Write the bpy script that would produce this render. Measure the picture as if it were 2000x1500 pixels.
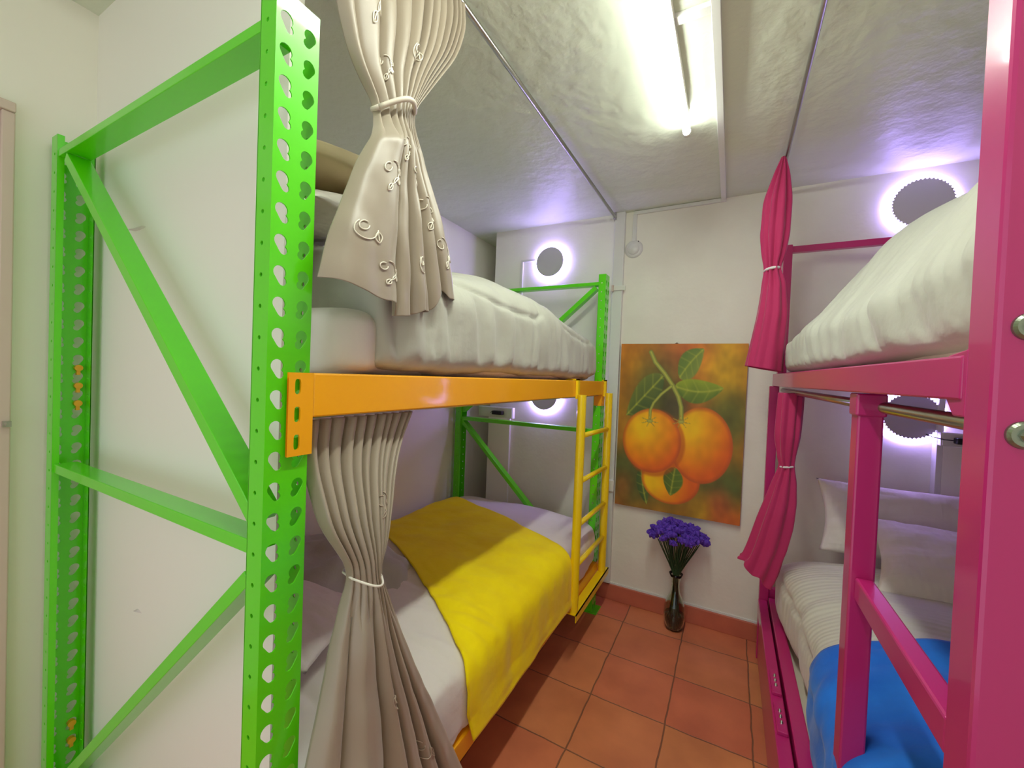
import bpy, bmesh, math, random
from math import sin, cos, pi, sqrt, exp, atan2
from mathutils import Vector, Matrix, noise
random.seed(7)
S = bpy.context.scene
COL = S.collection
for o in list(bpy.data.objects): bpy.data.objects.remove(o)

# ------------------------------------------------------------------ camera
RT = [[0.8803, 0.04348, -0.47241], [0.47278, 0.00192, 0.88118], [0.03922, -0.99905, -0.01886]]
cam = bpy.data.cameras.new('camera'); cam_o = bpy.data.objects.new('camera', cam); COL.objects.link(cam_o)
cx = Vector([RT[i][0] for i in range(3)]).normalized()
cz = -Vector([RT[i][2] for i in range(3)]); cz = (cz - cx * cz.dot(cx)).normalized(); cy = cz.cross(cx)
M = Matrix([[cx[i], cy[i], cz[i], 0] for i in range(3)] + [[0, 0, 0, 1]])
M.translation = (0, 0, 1.35)
cam_o.matrix_world = M
cam.sensor_width = 36; cam.lens = 36 * 798.3 / 2000; cam.clip_start = 0.02
S.camera = cam_o

# ------------------------------------------------------------------ world, exposure
W = bpy.data.worlds.new('world'); S.world = W; W.use_nodes = True
W.node_tree.nodes['Background'].inputs[0].default_value = (0.9, 0.95, 1, 1)
W.node_tree.nodes['Background'].inputs[1].default_value = 1.05
S.view_settings.view_transform = 'Standard'; S.view_settings.look = 'None'
S.view_settings.gamma = 1; S.view_settings.use_curve_mapping = False
S.view_settings.exposure = 0.24
TUBE_POWER = 49.0
RING_POWER = 24.0
S.cycles.max_bounces = 16; S.cycles.diffuse_bounces = 9

# ------------------------------------------------------------------ helpers
def lin(c):
    return tuple(((v / 255 / 12.92) if v / 255 <= 0.04045 else ((v / 255 + 0.055) / 1.055) ** 2.4) for v in c)
def mat(name, rgb, rough=0.5, metal=0.0, coat=0.0, bump=None, var=None, spec=0.5, sheen=0.0, trans=0.0):
    """bump=(scale, strength, distance, detail) ; var=(scale, rgb2, amount)"""
    m = bpy.data.materials.new(name); m.use_nodes = True
    nt = m.node_tree; b = nt.nodes['Principled BSDF']
    b.inputs['Base Color'].default_value = (*lin(rgb), 1); b.inputs['Roughness'].default_value = rough
    b.inputs['Metallic'].default_value = metal; b.inputs['Coat Weight'].default_value = coat
    b.inputs['Coat Roughness'].default_value = 0.08
    b.inputs['Specular IOR Level'].default_value = spec
    b.inputs['Sheen Weight'].default_value = sheen; b.inputs['Sheen Roughness'].default_value = .4
    b.inputs['Transmission Weight'].default_value = trans
    geo = nt.nodes.new('ShaderNodeTexCoord')
    if var:
        n = nt.nodes.new('ShaderNodeTexNoise'); n.inputs['Scale'].default_value = var[0]; n.inputs['Detail'].default_value = 4
        nt.links.new(geo.outputs['Object'], n.inputs['Vector'])
        mx = nt.nodes.new('ShaderNodeMix'); mx.data_type = 'RGBA'
        mr = nt.nodes.new('ShaderNodeMapRange'); mr.inputs[1].default_value = 0.35; mr.inputs[2].default_value = 0.65
        mr.inputs[4].default_value = var[2]
        nt.links.new(n.outputs['Fac'], mr.inputs[0]); nt.links.new(mr.outputs[0], mx.inputs['Factor'])
        mx.inputs[6].default_value = (*lin(rgb), 1); mx.inputs[7].default_value = (*lin(var[1]), 1)
        nt.links.new(mx.outputs[2], b.inputs['Base Color'])
    if bump:
        n = nt.nodes.new('ShaderNodeTexNoise'); n.inputs['Scale'].default_value = bump[0]
        n.inputs['Detail'].default_value = bump[3] if len(bump) > 3 else 3
        nt.links.new(geo.outputs['Object'], n.inputs['Vector'])
        bp = nt.nodes.new('ShaderNodeBump'); bp.inputs['Strength'].default_value = bump[1]; bp.inputs['Distance'].default_value = bump[2]
        nt.links.new(n.outputs['Fac'], bp.inputs['Height']); nt.links.new(bp.outputs[0], b.inputs['Normal'])
    return m
def emis(name, rgb, strength):
    m = bpy.data.materials.new(name); m.use_nodes = True; nt = m.node_tree
    nt.nodes.remove(nt.nodes['Principled BSDF']); e = nt.nodes.new('ShaderNodeEmission')
    e.inputs[0].default_value = (*rgb, 1); e.inputs[1].default_value = strength
    nt.links.new(e.outputs[0], nt.nodes['Material Output'].inputs[0]); return m

class MB:
    def __init__(s): s.v = []; s.f = []
    def add(s, vs, fs):
        k = len(s.v); s.v += [tuple(v) for v in vs]; s.f += [tuple(i + k for i in f) for f in fs]; return s
    def box(s, x0, x1, y0, y1, z0, z1):
        return s.add([(x0,y0,z0),(x1,y0,z0),(x1,y1,z0),(x0,y1,z0),(x0,y0,z1),(x1,y0,z1),(x1,y1,z1),(x0,y1,z1)],
                     [(3,2,1,0),(4,5,6,7),(0,1,5,4),(1,2,6,5),(2,3,7,6),(3,0,4,7)])
    def bar(s, a, b, w, h, up=(0, 1, 0)):
        """rectangular bar from a to b; w across (perp to up), h along up"""
        a = Vector(a); b = Vector(b); d = (b - a).normalized(); u = Vector(up); u = (u - d * u.dot(d)).normalized(); r = d.cross(u)
        vs = []
        for p in (a, b):
            for i, j in ((-1,-1),(1,-1),(1,1),(-1,1)): vs.append(p + r * (w/2*i) + u * (h/2*j))
        return s.add(vs, [(3,2,1,0),(4,5,6,7),(0,1,5,4),(1,2,6,5),(2,3,7,6),(3,0,4,7)])
    def tube(s, pts, r, n=12, cap=True):
        pts = [Vector(p) for p in pts]; rs = r if isinstance(r, (list, tuple)) else [r] * len(pts)
        d0 = (pts[1] - pts[0]).normalized(); ref = Vector((0,0,1)) if abs(d0.z) < .9 else Vector((1,0,0))
        u = d0.cross(ref).normalized(); vs = []; fs = []
        for i, p in enumerate(pts):
            d = (pts[min(i+1, len(pts)-1)] - pts[max(i-1, 0)]).normalized()
            u = (u - d * u.dot(d)).normalized(); w = d.cross(u)
            for k in range(n):
                a = 2*pi*k/n; vs.append(p + (u*cos(a) + w*sin(a)) * rs[i])
        for i in range(len(pts)-1):
            for k in range(n):
                k2 = (k+1) % n; fs.append((i*n+k, i*n+k2, (i+1)*n+k2, (i+1)*n+k))
        if cap:
            fs.append(tuple(range(n))[::-1]); fs.append(tuple((len(pts)-1)*n+k for k in range(n)))
        return s.add(vs, fs)
    def lathe(s, prof, c, n=40, axis='z'):
        vs = []; fs = []
        for r, h in prof:
            for k in range(n):
                a = 2*pi*k/n
                if axis == 'z': vs.append((c[0]+r*cos(a), c[1]+r*sin(a), c[2]+h))
                elif axis == 'y': vs.append((c[0]+r*cos(a), c[1]+h, c[2]+r*sin(a)))
                else: vs.append((c[0]+h, c[1]+r*cos(a), c[2]+r*sin(a)))
        m = len(prof)
        for i in range(m-1):
            for k in range(n):
                k2 = (k+1) % n; fs.append((i*n+k, i*n+k2, (i+1)*n+k2, (i+1)*n+k))
        return s.add(vs, fs)
    def grid(s, rows, closed=False):
        k = len(s.v); n = len(rows[0]); vs = [p for r in rows for p in r]; fs = []
        for i in range(len(rows)-1):
            for j in range(n if closed else n-1):
                j2 = (j+1) % n; fs.append((i*n+j, i*n+j2, (i+1)*n+j2, (i+1)*n+j))
        return s.add(vs, fs)
    def build(s, name, m, parent=None, smooth=False, bevel=0, weld=False, solid=0):
        me = bpy.data.meshes.new(name); me.from_pydata(s.v, [], s.f); me.materials.append(m)
        bm = bmesh.new(); bm.from_mesh(me)
        if weld: bmesh.ops.remove_doubles(bm, verts=bm.verts, dist=1e-5)
        bmesh.ops.recalc_face_normals(bm, faces=bm.faces); bm.to_mesh(me); bm.free()
        if smooth:
            for p in me.polygons: p.use_smooth = True
        o = bpy.data.objects.new(name, me); COL.objects.link(o)
        if parent: o.parent = parent; o.matrix_parent_inverse = Matrix.Translation(-parent.location)
        if bevel:
            b = o.modifiers.new('bevel', 'BEVEL'); b.width = bevel; b.segments = 2; b.limit_method = 'ANGLE'; b.harden_normals = False
        if solid:
            b = o.modifiers.new('solid', 'SOLIDIFY'); b.thickness = solid; b.offset = 0
        return o
def tag(o, label, cat, group=None):
    o['label'] = label; o['category'] = cat
    if group: o['group'] = group
    return o
def thing(name, loc, label, cat, group=None):
    o = bpy.data.objects.new(name, None); o.location = loc; o.empty_display_size = .05; COL.objects.link(o)
    return tag(o, label, cat, group)
def struct(o): o['kind'] = 'structure'; return o
def part_label(o, t): o['label'] = t; return o
def nz(x, y=0., z=0.): return noise.noise(Vector((x, y, z)))
def sstep(a, b, x):
    t = max(0., min(1., (x-a)/(b-a))); return t*t*(3-2*t)
def interp(tab, x):
    if x <= tab[0][0]: return tab[0][1]
    for (a, p), (b, q) in zip(tab, tab[1:]):
        if x <= b: return p + (q-p)*(x-a)/(b-a)
    return tab[-1][1]

# ------------------------------------------------------------------ materials
M_wall = mat('white_plaster', (238, 237, 222), .55, bump=(30, .35, .004, 5), var=(2.5, (222, 217, 204), .6))
M_ceil = mat('ceiling_plaster', (212, 218, 198), .45, bump=(14, .75, .009, 6))
M_board = mat('smooth_white_partition', (240, 237, 224), .5, bump=(4, .15, .004, 2))
M_trim = mat('trunking_white', (220, 220, 214), .35)
M_green = mat('green_enamel', (92, 220, 8), .32, coat=.5, bump=(60, .05, .001, 2))
M_orange = mat('orange_enamel', (248, 172, 4), .38, coat=.35, bump=(60, .05, .001, 2))
M_yellow = mat('yellow_enamel', (246, 214, 6), .35, coat=.4)
M_pink = mat('magenta_enamel', (186, 30, 108), .34, coat=.5, bump=(40, .06, .001, 2))
M_chrome = mat('brushed_steel', (190, 188, 180), .28, metal=1)
M_bolt = mat('zinc', (150, 158, 140), .35, metal=.9, bump=(90, .4, .002, 3))
M_beige = mat('beige_satin', (156, 143, 124), .38, spec=.6, sheen=.3, bump=(700, .12, .0006, 2))
M_embr = mat('embroidery_thread', (235, 228, 208), .3, sheen=.4)
M_pinkcloth = mat('magenta_cloth', (182, 38, 94), .8, sheen=.25, bump=(600, .25, .0008, 2))
M_tie = mat('white_tie', (225, 220, 220), .6)
M_black = mat('black_plastic', (22, 22, 26), .45)
M_plastic = mat('white_plastic', (226, 224, 214), .35)
M_base = mat('terracotta_skirting', (196, 106, 78), .5, bump=(20, .3, .003, 3), var=(6, (170, 88, 66), .6))
M_mirror = mat('dim_mirror', (196, 192, 196), .22, metal=.12)
M_purple = mat('purple_petals', (104, 62, 186), .7, var=(60, (60, 28, 140), .8))
M_stem = mat('dark_green_stem', (48, 74, 38), .6)
M_doorm = mat('rose_door', (214, 200, 186), .5)
M_doorf = mat('rose_door_frame', (208, 188, 174), .5)
M_grout = None

def fabric(name, rgb, scale=9, strength=.35, dist=.012, stripes=None, rough=.85, var=None, sheen=.2):
    m = mat(name, rgb, rough, sheen=sheen, spec=.25, bump=(scale, strength, dist, 6), var=var)
    nt = m.node_tree
    if stripes:
        b = nt.nodes['Principled BSDF']; bp = [n for n in nt.nodes if n.type == 'BUMP'][0]
        tc = [n for n in nt.nodes if n.type == 'TEX_COORD'][0]
        w = nt.nodes.new('ShaderNodeTexWave'); w.wave_type = 'BANDS'; w.bands_direction = stripes[0]
        w.inputs['Scale'].default_value = stripes[1]; w.inputs['Distortion'].default_value = 1.0; w.inputs['Detail'].default_value = 1
        nt.links.new(tc.outputs['Object'], w.inputs['Vector'])
        b2 = nt.nodes.new('ShaderNodeBump'); b2.inputs['Strength'].default_value = stripes[2]; b2.inputs['Distance'].default_value = .003
        nt.links.new(w.outputs['Fac'], b2.inputs['Height']); nt.links.new(bp.outputs[0], b2.inputs['Normal'])
        nt.links.new(b2.outputs[0], b.inputs['Normal'])
    return m
M_white = fabric('white_cotton', (226, 220, 210), 10, .5, .014)
M_duvet = fabric('white_duvet', (184, 184, 170), 8, .55, .016)
M_stripe = fabric('white_striped_satin', (206, 203, 188), 7, .25, .01, stripes=('Y', 14, .35), rough=.6)
M_pillow = fabric('white_pillowcase', (226, 218, 208), 12, .4, .012, stripes=('X', 16, .2), rough=.6)
M_throw = fabric('beige_throw', (206, 188, 150), 14, .3, .01)
M_blanket = fabric('yellow_plush', (255, 232, 0), 11, .45, .014, var=(7, (244, 214, 0), .8), sheen=.1)
M_blue = fabric('blue_plush', (42, 132, 236), 10, .4, .014, var=(5, (26, 100, 206), .9), sheen=.15)

def tile_mat():
    m = bpy.data.materials.new('terracotta_tiles'); m.use_nodes = True; nt = m.node_tree; b = nt.nodes['Principled BSDF']
    tc = nt.nodes.new('ShaderNodeTexCoord')
    mp = nt.nodes.new('ShaderNodeMapping'); mp.inputs['Location'].default_value = (.469 + .302*20, -2.018 + .302*20, 0)
    nt.links.new(tc.outputs['Object'], mp.inputs[0])
    br = nt.nodes.new('ShaderNodeTexBrick'); br.offset = 0; br.squash = 1
    br.inputs['Scale'].default_value = 1; br.inputs['Brick Width'].default_value = .302; br.inputs['Row Height'].default_value = .302
    br.inputs['Mortar Size'].default_value = .0035; br.inputs['Mortar Smooth'].default_value = .6; br.inputs['Bias'].default_value = 0
    br.inputs['Color1'].default_value = (*lin((214, 134, 84)), 1); br.inputs['Color2'].default_value = (*lin((208, 112, 80)), 1)
    br.inputs['Mortar'].default_value = (*lin((140, 92, 66)), 1)
    wob = nt.nodes.new('ShaderNodeTexNoise'); wob.inputs['Scale'].default_value = 9
    nt.links.new(tc.outputs['Object'], wob.inputs['Vector'])
    vm = nt.nodes.new('ShaderNodeVectorMath'); vm.operation = 'SCALE'; vm.inputs[3].default_value = .012
    va = nt.nodes.new('ShaderNodeVectorMath'); va.operation = 'ADD'
    nt.links.new(wob.outputs['Color'], vm.inputs[0]); nt.links.new(vm.outputs[0], va.inputs[0]); nt.links.new(mp.outputs[0], va.inputs[1])
    nt.links.new(va.outputs[0], br.inputs['Vector'])
    n = nt.nodes.new('ShaderNodeTexNoise'); n.inputs['Scale'].default_value = 5; n.inputs['Detail'].default_value = 5
    nt.links.new(tc.outputs['Object'], n.inputs['Vector'])
    mx = nt.nodes.new('ShaderNodeMix'); mx.data_type = 'RGBA'; mx.blend_type = 'MULTIPLY'; mx.inputs['Factor'].default_value = 1
    cr = nt.nodes.new('ShaderNodeValToRGB'); cr.color_ramp.elements[0].position = .3; cr.color_ramp.elements[1].position = .7
    cr.color_ramp.elements[0].color = (.78, .74, .74, 1); cr.color_ramp.elements[1].color = (1.05, 1.08, 1.05, 1)
    nt.links.new(n.outputs['Fac'], cr.inputs[0]); nt.links.new(br.outputs['Color'], mx.inputs[6]); nt.links.new(cr.outputs[0], mx.inputs[7])
    nt.links.new(mx.outputs[2], b.inputs['Base Color']); b.inputs['Roughness'].default_value = .48
    ad = nt.nodes.new('ShaderNodeMath'); ad.operation = 'MULTIPLY_ADD'; ad.inputs[1].default_value = -1; 
    ns = nt.nodes.new('ShaderNodeMath'); ns.operation = 'MULTIPLY'; ns.inputs[1].default_value = .25
    nt.links.new(n.outputs['Fac'], ns.inputs[0]); nt.links.new(br.outputs['Fac'], ad.inputs[0]); nt.links.new(ns.outputs[0], ad.inputs[2])
    bp = nt.nodes.new('ShaderNodeBump'); bp.inputs['Strength'].default_value = .7; bp.inputs['Distance'].default_value = .004
    nt.links.new(ad.outputs[0], bp.inputs['Height']); nt.links.new(bp.outputs[0], b.inputs['Normal'])
    return m

# ------------------------------------------------------------------ room shell
XL, XR, YB, YF, ZC = -1.70, 1.34, 2.52, -1.2, 2.37
def slab(name, m, *b): return struct(MB().box(*b).build(name, m))
slab('floor', tile_mat(), XL-.1, XR+.1, YF-.1, 3.2, -.1, 0)
slab('ceiling', M_ceil, XL-.1, XR+.1, YF-.1, 3.2, ZC, ZC+.1)
slab('wall_left', M_board, XL-.1, XL, YF-.1, 3.2, 0, ZC)
slab('wall_right', M_wall, XR, XR+.1, YF-.1, YB+.1, 0, ZC)
slab('wall_back', M_wall, -1.522, XR, YB, YB+.1, 0, ZC)
slab('wall_added_shade', M_wall, .46, XR, YF, .60, 0, ZC)  # unseen block added to keep light off the near pink post's front face
slab('wall_recess', M_wall, XL, -1.4, 3.1, 3.2, 0, ZC)
slab('wall_recess_side', M_wall, -1.522, -1.4, 2.62, 3.1, 0, ZC)
slab('wall_divider', M_board, XL, -.772, .487, .515, 0, ZC)
MB_ = MB().box(-.70, .20, YB-.016, YB, 0, .094)
bb = struct(MB_.build('baseboard_back', M_base, bevel=.003))
bl = struct(MB().box(-1.52, -.70, YB-.016, YB, 0, .094).build('baseboard_back_left', M_base, bevel=.003)); bl.name = 'baseboard_back'
struct(MB().box(.20, XR, YB-.016, YB, 0, .094).build('baseboard_back', M_base, bevel=.003))
# thin white caulk strip above the skirting
struct(MB().box(-.70, .20, YB-.006, YB, .094, .104).build('trim_1', M_trim))
# boxed-in ducts under the lamp sockets
struct(MB().box(-1.520, -1.345, YB-.02, YB, 0, 1.06).build('trim_2', M_board, bevel=.003))
struct(MB().box(.828, 1.02, YB-.05, YB, 0, 1.12).build('trim_3', M_board, bevel=.003))
# door on the left wall, only its hinge edge in view
d = struct(MB().box(XL, XL+.012, -.55, .300, 0.01, 1.975).build('door_1', M_doorm, bevel=.002))
part_label(MB().box(XL, XL+.024, .303, .327, 0, 1.985).build('door_frame', M_doorf, d, bevel=.003), 'rose door frame')
MB().box(XL, XL+.030, -.58, .327, 1.985, 2.01).build('door_lintel', M_doorf, d, bevel=.003)
MB().box(XL+.024, XL+.034, .311, .326, 1.165, 1.18).tube([(XL+.034, .318, 1.172), (XL+.05, .318, 1.172)], .005).build('door_latch', M_chrome, d)

# ------------------------------------------------------------------ ceiling light
t = thing('ceiling_light', (-.21, .5, ZC), 'long white fluorescent batten glowing on the ceiling', 'ceiling light')
M_tube = emis('tube_glow', (.93, 1.0, .90), TUBE_POWER)
MB().box(-.238, -.182, .10, 1.66, ZC-.028, ZC).build('housing', M_plastic, t, bevel=.003)
rows = []
for j in range(13):
    a = pi * j / 12
    rows.append([(-.212 - .027*cos(a), y, ZC-.028-.020*sin(a)) for y in (.12, 1.64)])
MB().grid(rows).build('diffuser', M_tube, t, smooth=True)
MB().tube([(-.197, 1.64, ZC-.034), (-.197, 1.735, ZC-.034)], .014).build('tube_end', M_tube, t, smooth=True)
MB().tube([(-.197, 1.735, ZC-.034), (-.197, 1.752, ZC-.034)], .015).build('end_cap', M_plastic, t, smooth=True)

# ------------------------------------------------------------------ trunking, detector, socket
c1 = thing('cable_trunking', (-.08, 1.2, ZC), 'white cable trunking running along the ceiling beside the fluorescent light and along the wall top', 'cable trunking')
MB().box(-.092, -.068, -1.0, YB-.012, ZC-.016, ZC).build('ceiling_run', M_trim, c1, bevel=.0015)
MB().box(-.182, -.092, 1.205, 1.235, ZC-.014, ZC).build('branch', M_trim, c1, bevel=.0015)
MB().box(-.56, -.068, YB-.014, YB, ZC-.022, ZC-.002).build('wall_run', M_trim, c1, bevel=.0015)
MB().box(-.563, -.540, YB-.014, YB, 2.19, ZC-.022).build('drop', M_trim, c1, bevel=.0015)
c2 = tag(MB().box(-.668, -.606, YB-.03, YB, .104, ZC).build('cable_trunking', M_trim, bevel=.003),
         'wide white vertical cable trunking on the wall left of the orange painting', 'cable trunking')
t = thing('smoke_detector', (-.553, YB, 2.15), 'round white detector base on the wall below the thin cable drop', 'detector')
MB().lathe([(0, -.012), (.034, -.012), (.05, -.009), (.054, 0)], (-.553, YB, 2.145), 40, 'y').build('base_plate', M_trim, t, smooth=True)
MB().lathe([(0, -.022), (.03, -.021), (.036, -.012)], (-.553, YB, 2.145), 40, 'y').build('cover', M_trim, t, smooth=True)
MB().box(-.528, -.524, YB-.016, YB-.012, 2.182, 2.188).build('screw', M_black, t)
t = thing('wall_socket', (-.637, YB-.03, .71), 'white double socket on the vertical trunking behind the yellow ladder', 'socket')
MB().box(-.672, -.602, YB-.042, YB-.03, .672, .742).build('cover_plate', M_plastic, t, bevel=.003)
for zz in (.69, .722):
    MB().box(-.648, -.644, YB-.043, YB-.041, zz-.006, zz+.006).box(-.634, -.630, YB-.043, YB-.041, zz-.006, zz+.006).build('outlet', M_black, t)
t = tag(MB().box(-.655, -.585, YB-.04, YB-.03, 1.895, 1.922).build('wall_bracket', M_plastic, bevel=.002), 'small clear plastic cord clip on the trunking beside the green post top', 'bracket')
part_label(MB().box(-.668, -.655, YB-.045, YB-.03, 1.888, 1.928).build('pad', M_doorf, t, bevel=.002), 'reddish pad')

# ------------------------------------------------------------------ ring lamps
M_led = emis('led_glow', (.42, .30, 1.0), RING_POWER)
M_led2 = emis('led_glow_bright', (.44, .32, 1.0), RING_POWER*1.6)
def ring_lamp(x, z, r, teeth, label, led):
    t = thing('ring_lamp', (x, YB, z), label, 'wall lamp', 'round mirror lamps above the beds')
    n = 180; prof = []
    # LED ring: half torus lying on the wall
    b = MB(); rows = []
    for j in range(9):
        a = pi*j/8; rr = r*.86 - r*.13*cos(a); rows.append([(x+rr*cos(2*pi*k/72), YB-.004-.014*sin(a), z+rr*sin(2*pi*k/72)) for k in range(72)])
    b.grid(rows, closed=True).build('led_strip', led, t, smooth=True)
    # serrated mirror disc floating in front
    b = MB(); ri = r*.80; front = []; back = []
    for k in range(n):
        a = 2*pi*k/n; rr = ri*(1 + (.022 if teeth else .004)*(1 if k % 4 < 2 else -1))
        front.append((x+rr*cos(a), YB-.034, z+rr*sin(a))); back.append((x+rr*cos(a), YB-.028, z+rr*sin(a)))
    b.add(front, [tuple(range(n))]); b.add(back, [tuple(range(n))[::-1]]); b.add(front+back, [(k, (k+1) % n, n+(k+1) % n, n+k) for k in range(n)])
    b.build('mirror', M_mirror, t)
    MB().tube([(x, YB, z), (x, YB-.028, z)], ri*.8, 32).build('mount', M_plastic, t)
    return t
ring_lamp(-1.088, 2.113, .120, False, 'glowing ring mirror lamp on the back wall above the left upper bed', M_led2)
ring_lamp(-1.092, 1.232, .120, False, 'glowing ring mirror lamp on the back wall above the left lower bed', M_led2)
ring_lamp(.722, 2.203, .132, True, 'glowing ring mirror lamp on the back wall above the right upper bed', M_led)
ring_lamp(.726, 1.240, .126, True, 'glowing ring mirror lamp above the right lower bed behind the steel rod', M_led)
t = thing('lamp_trunking', (-1.305, YB, 2.14), 'thin white trunking elbow leading from the upper left ring lamp', 'cable trunking')
MB().box(-1.312, -1.296, YB-.012, YB, 1.80, 2.15).build('drop', M_trim, t, bevel=.001)
MB().box(-1.296, -1.19, YB-.012, YB, 2.136, 2.15).build('run', M_trim, t, bevel=.001)
t = tag(MB().box(.808, .828, YB-.05, YB, .0, 1.36).build('lamp_trunking', M_trim, bevel=.001), 'narrow white trunking edge beside the lower right ring lamp', 'cable trunking')
def socket_box(x0, x1, z0, z1, y, label):
    t = thing('socket_box', ((x0+x1)/2, YB, z0), label, 'socket')
    MB().box(x0, x1, y, YB-.051, z0, z1).build('box', M_plastic, t, bevel=.003)
    MB().box(x0+.004, x1-.004, y-.004, y, z0+.004, z1-.004).build('cover_plate', M_plastic, t, bevel=.002)
socket_box(-1.565, -1.292, 1.062, 1.135, YB-.085, 'white socket box on the duct under the left lower ring lamp')
socket_box(.808, .96, 1.122, 1.182, YB-.085, 'white socket box on the duct beside the right lower ring lamp')
def adapter(x0, x1, z, y, label, wire):
    t = thing('power_adapter', ((x0+x1)/2, y, z), label, 'power adapter')
    MB().box(x0, x1, y-.035, y, z-.013, z+.013).build('body', M_black, t, bevel=.004)
    MB().tube(wire, .0022, 6).build('cord', M_black, t, smooth=True)
adapter(-1.435, -1.355, 1.098, YB-.089, 'small black plug adapter on the socket box of the left lower bed', [(-1.435, YB-.10, 1.098), (-1.45, YB-.10, 1.10), (-1.46, YB-.095, 1.094)])
adapter(.845, .905, 1.150, YB-.089, 'small black plug adapter on the socket box of the right lower bed', [(.845, YB-.10, 1.150), (.815, YB-.10, 1.151), (.79, YB-.06, 1.156), (.775, YB-.03, 1.165)])
adapter(-1.376, -1.316, 1.856, YB-.012, 'small black plug adapter on the wall above the upper left bed', [(-1.316, YB-.03, 1.852), (-1.29, YB-.03, 1.856), (-1.27, YB-.02, 1.850), (-1.262, YB-.006, 1.846)])
MB().box(-1.372, -1.318, YB-.012, YB, 1.842, 1.870).build('plug_base', M_plastic, bpy.data.objects['power_adapter.002'])

# ------------------------------------------------------------------ pallet rack posts
def cell(b, u0, u1, v0, v1, hole, place, thick):
    """rectangle u0..u1 x v0..v1 with a hole outline (list of (u,v) about its centre); place(u,v,w) -> xyz"""
    cu = sum(p[0] for p in hole)/len(hole); cv = sum(p[1] for p in hole)/len(hole)
    cor = [(u0, v0), (u1, v0), (u1, v1), (u0, v1)]; n = len(hole)
    outer = []
    for (hu, hv) in hole:
        du, dv = hu-cu, hv-cv; k = 1e9
        if du > 1e-9: k = min(k, (u1-cu)/du)
        if du < -1e-9: k = min(k, (u0-cu)/du)
        if dv > 1e-9: k = min(k, (v1-cv)/dv)
        if dv < -1e-9: k = min(k, (v0-cv)/dv)
        outer.append([cu+du*k, cv+dv*k])
    for c in cor:   # snap the nearest outer point to each corner
        i = min(range(n), key=lambda i: (outer[i][0]-c[0])**2 + (outer[i][1]-c[1])**2); outer[i] = list(c)
    vs = []
    for w in (0, thick):
        vs += [place(p[0], p[1], w) for p in outer] + [place(p[0], p[1], w) for p in hole]
    fs = []
    for i in range(n):
        j = (i+1) % n
        fs.append((i, j, n+j, n+i)); fs.append((2*n+j, 2*n+i, 3*n+i, 3*n+j)); fs.append((n+i, n+j, 3*n+j, 3*n+i))
    b.add(vs, fs)
def teardrop(cu, cv, s, k=24):
    """keyhole slot: big round top, small foot leaning by s"""
    pts = []
    for i in range(k):
        a = 2*pi*i/k; ca, sa = cos(a), sin(a); r = 0
        fs_ = (0, .25, .5, .75, 1) if s*ca < .05 else (0, 1)      # smooth outer side, notched inner side
        for f in fs_:
            ox, oy, R = -s*.0012*(1-f) + s*.0038*f, .0042*(1-f) - .0100*f, .0108*(1-f) + .0072*f
            dx, dy = ox - s*.0006, oy + .0012
            bq = dx*ca + dy*sa; cq = dx*dx + dy*dy - R*R; D = bq*bq - cq
            if D > 0: r = max(r, bq + sqrt(D))
        pts.append((cu + s*.0006 + r*ca, cv - .0012 + .002 + r*sa))
    return pts
def circ(cu, cv, r, k=12): return [(cu+r*cos(2*pi*i/k), cv+r*sin(2*pi*i/k)) for i in range(k)]
PITCH, PW, PD, PT = .0508, .076, .041, .0022
def post_mesh(H):
    b = MB(); nc = int(H/PITCH); z0 = 0
    for i in range(nc):
        za = i*PITCH; zb = za+PITCH if i < nc-1 else H
        zc = za+PITCH/2
        for (ua, ub, cu, s) in ((0, PW/2, .0185, 1), (PW/2, PW, PW-.0185, -1)):
            cell(b, ua, ub, za, zb, teardrop(cu, zc, s), lambda u, v, w: (-w, u, v), PT)
        for (y, sg) in ((0, 1), (PW, -1)):
            cell(b, 0, PD, za, zb, circ(PD*.55, zc, .0038), lambda u, v, w, y=y, sg=sg: (-u, y+sg*w, v), PT)
    for y, sg in ((0, 1),):
        b.box(-PD-.001, -PD+.001, min(y, y+sg*.014), max(y, y+sg*.014), 0, H)
    return b
def shifted(b, dx, dy, dz, mx=1):
    c = MB(); c.v = [(mx*x+dx, y+dy, z+dz) for x, y, z in b.v]; c.f = list(b.f); return c

PH = 1.955
g = thing('bunk_bed', (-1.16, 1.4, 0), 'green pallet rack bunk bed frame with orange beams on the left', 'bunk bed')
pm = post_mesh(PH)
XF, XBK = -.655, -1.668
shifted(pm, XF, .390, 0).build('post', M_green, g)
shifted(pm, XBK, .390, 0, -1).build('post', M_green, g)
shifted(pm, XF, 2.305, 0).build('post', M_green, g)
shifted(pm, XBK, 2.305, 0, -1).build('post', M_green, g)
for x, y in ((XF-.02, .428), (XBK+.02, .428), (XF-.02, 2.343), (XBK+.02, 2.343)):
    MB().box(x-.05, x+.05, y-.05, y+.05, 0, .006).build('foot_plate', M_green, g, bevel=.001)
def bracing(yc, sgn):
    ya = yc
    def bar(p, q, w=.024, h=.046):
        b = MB().bar((p[0], ya, p[1]), (q[0], ya, q[1]), w, h, up=(0, 1, 0)); return b.build('brace', M_green, g, bevel=.0012)
    a, c = XBK+.042, XF-.042
    bar((a, 1.905), (c, 1.905), .019, .050)
    bar((a, 1.048), (c, 1.048))
    if sgn > 0:
        bar((a+.045, 1.885), (c+.004, 1.095), .026)
        bar((a, .135), (c-.005, .995))
        bar((a, .10), (c, .10))
    else:
        bar((a, 1.10), (c-.02, 1.885), .026)
        bar((a, 1.03), (c, .15))
        bar((a, .10), (c, .10))
bracing(.417, 1)
bracing(2.343, -1)

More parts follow.
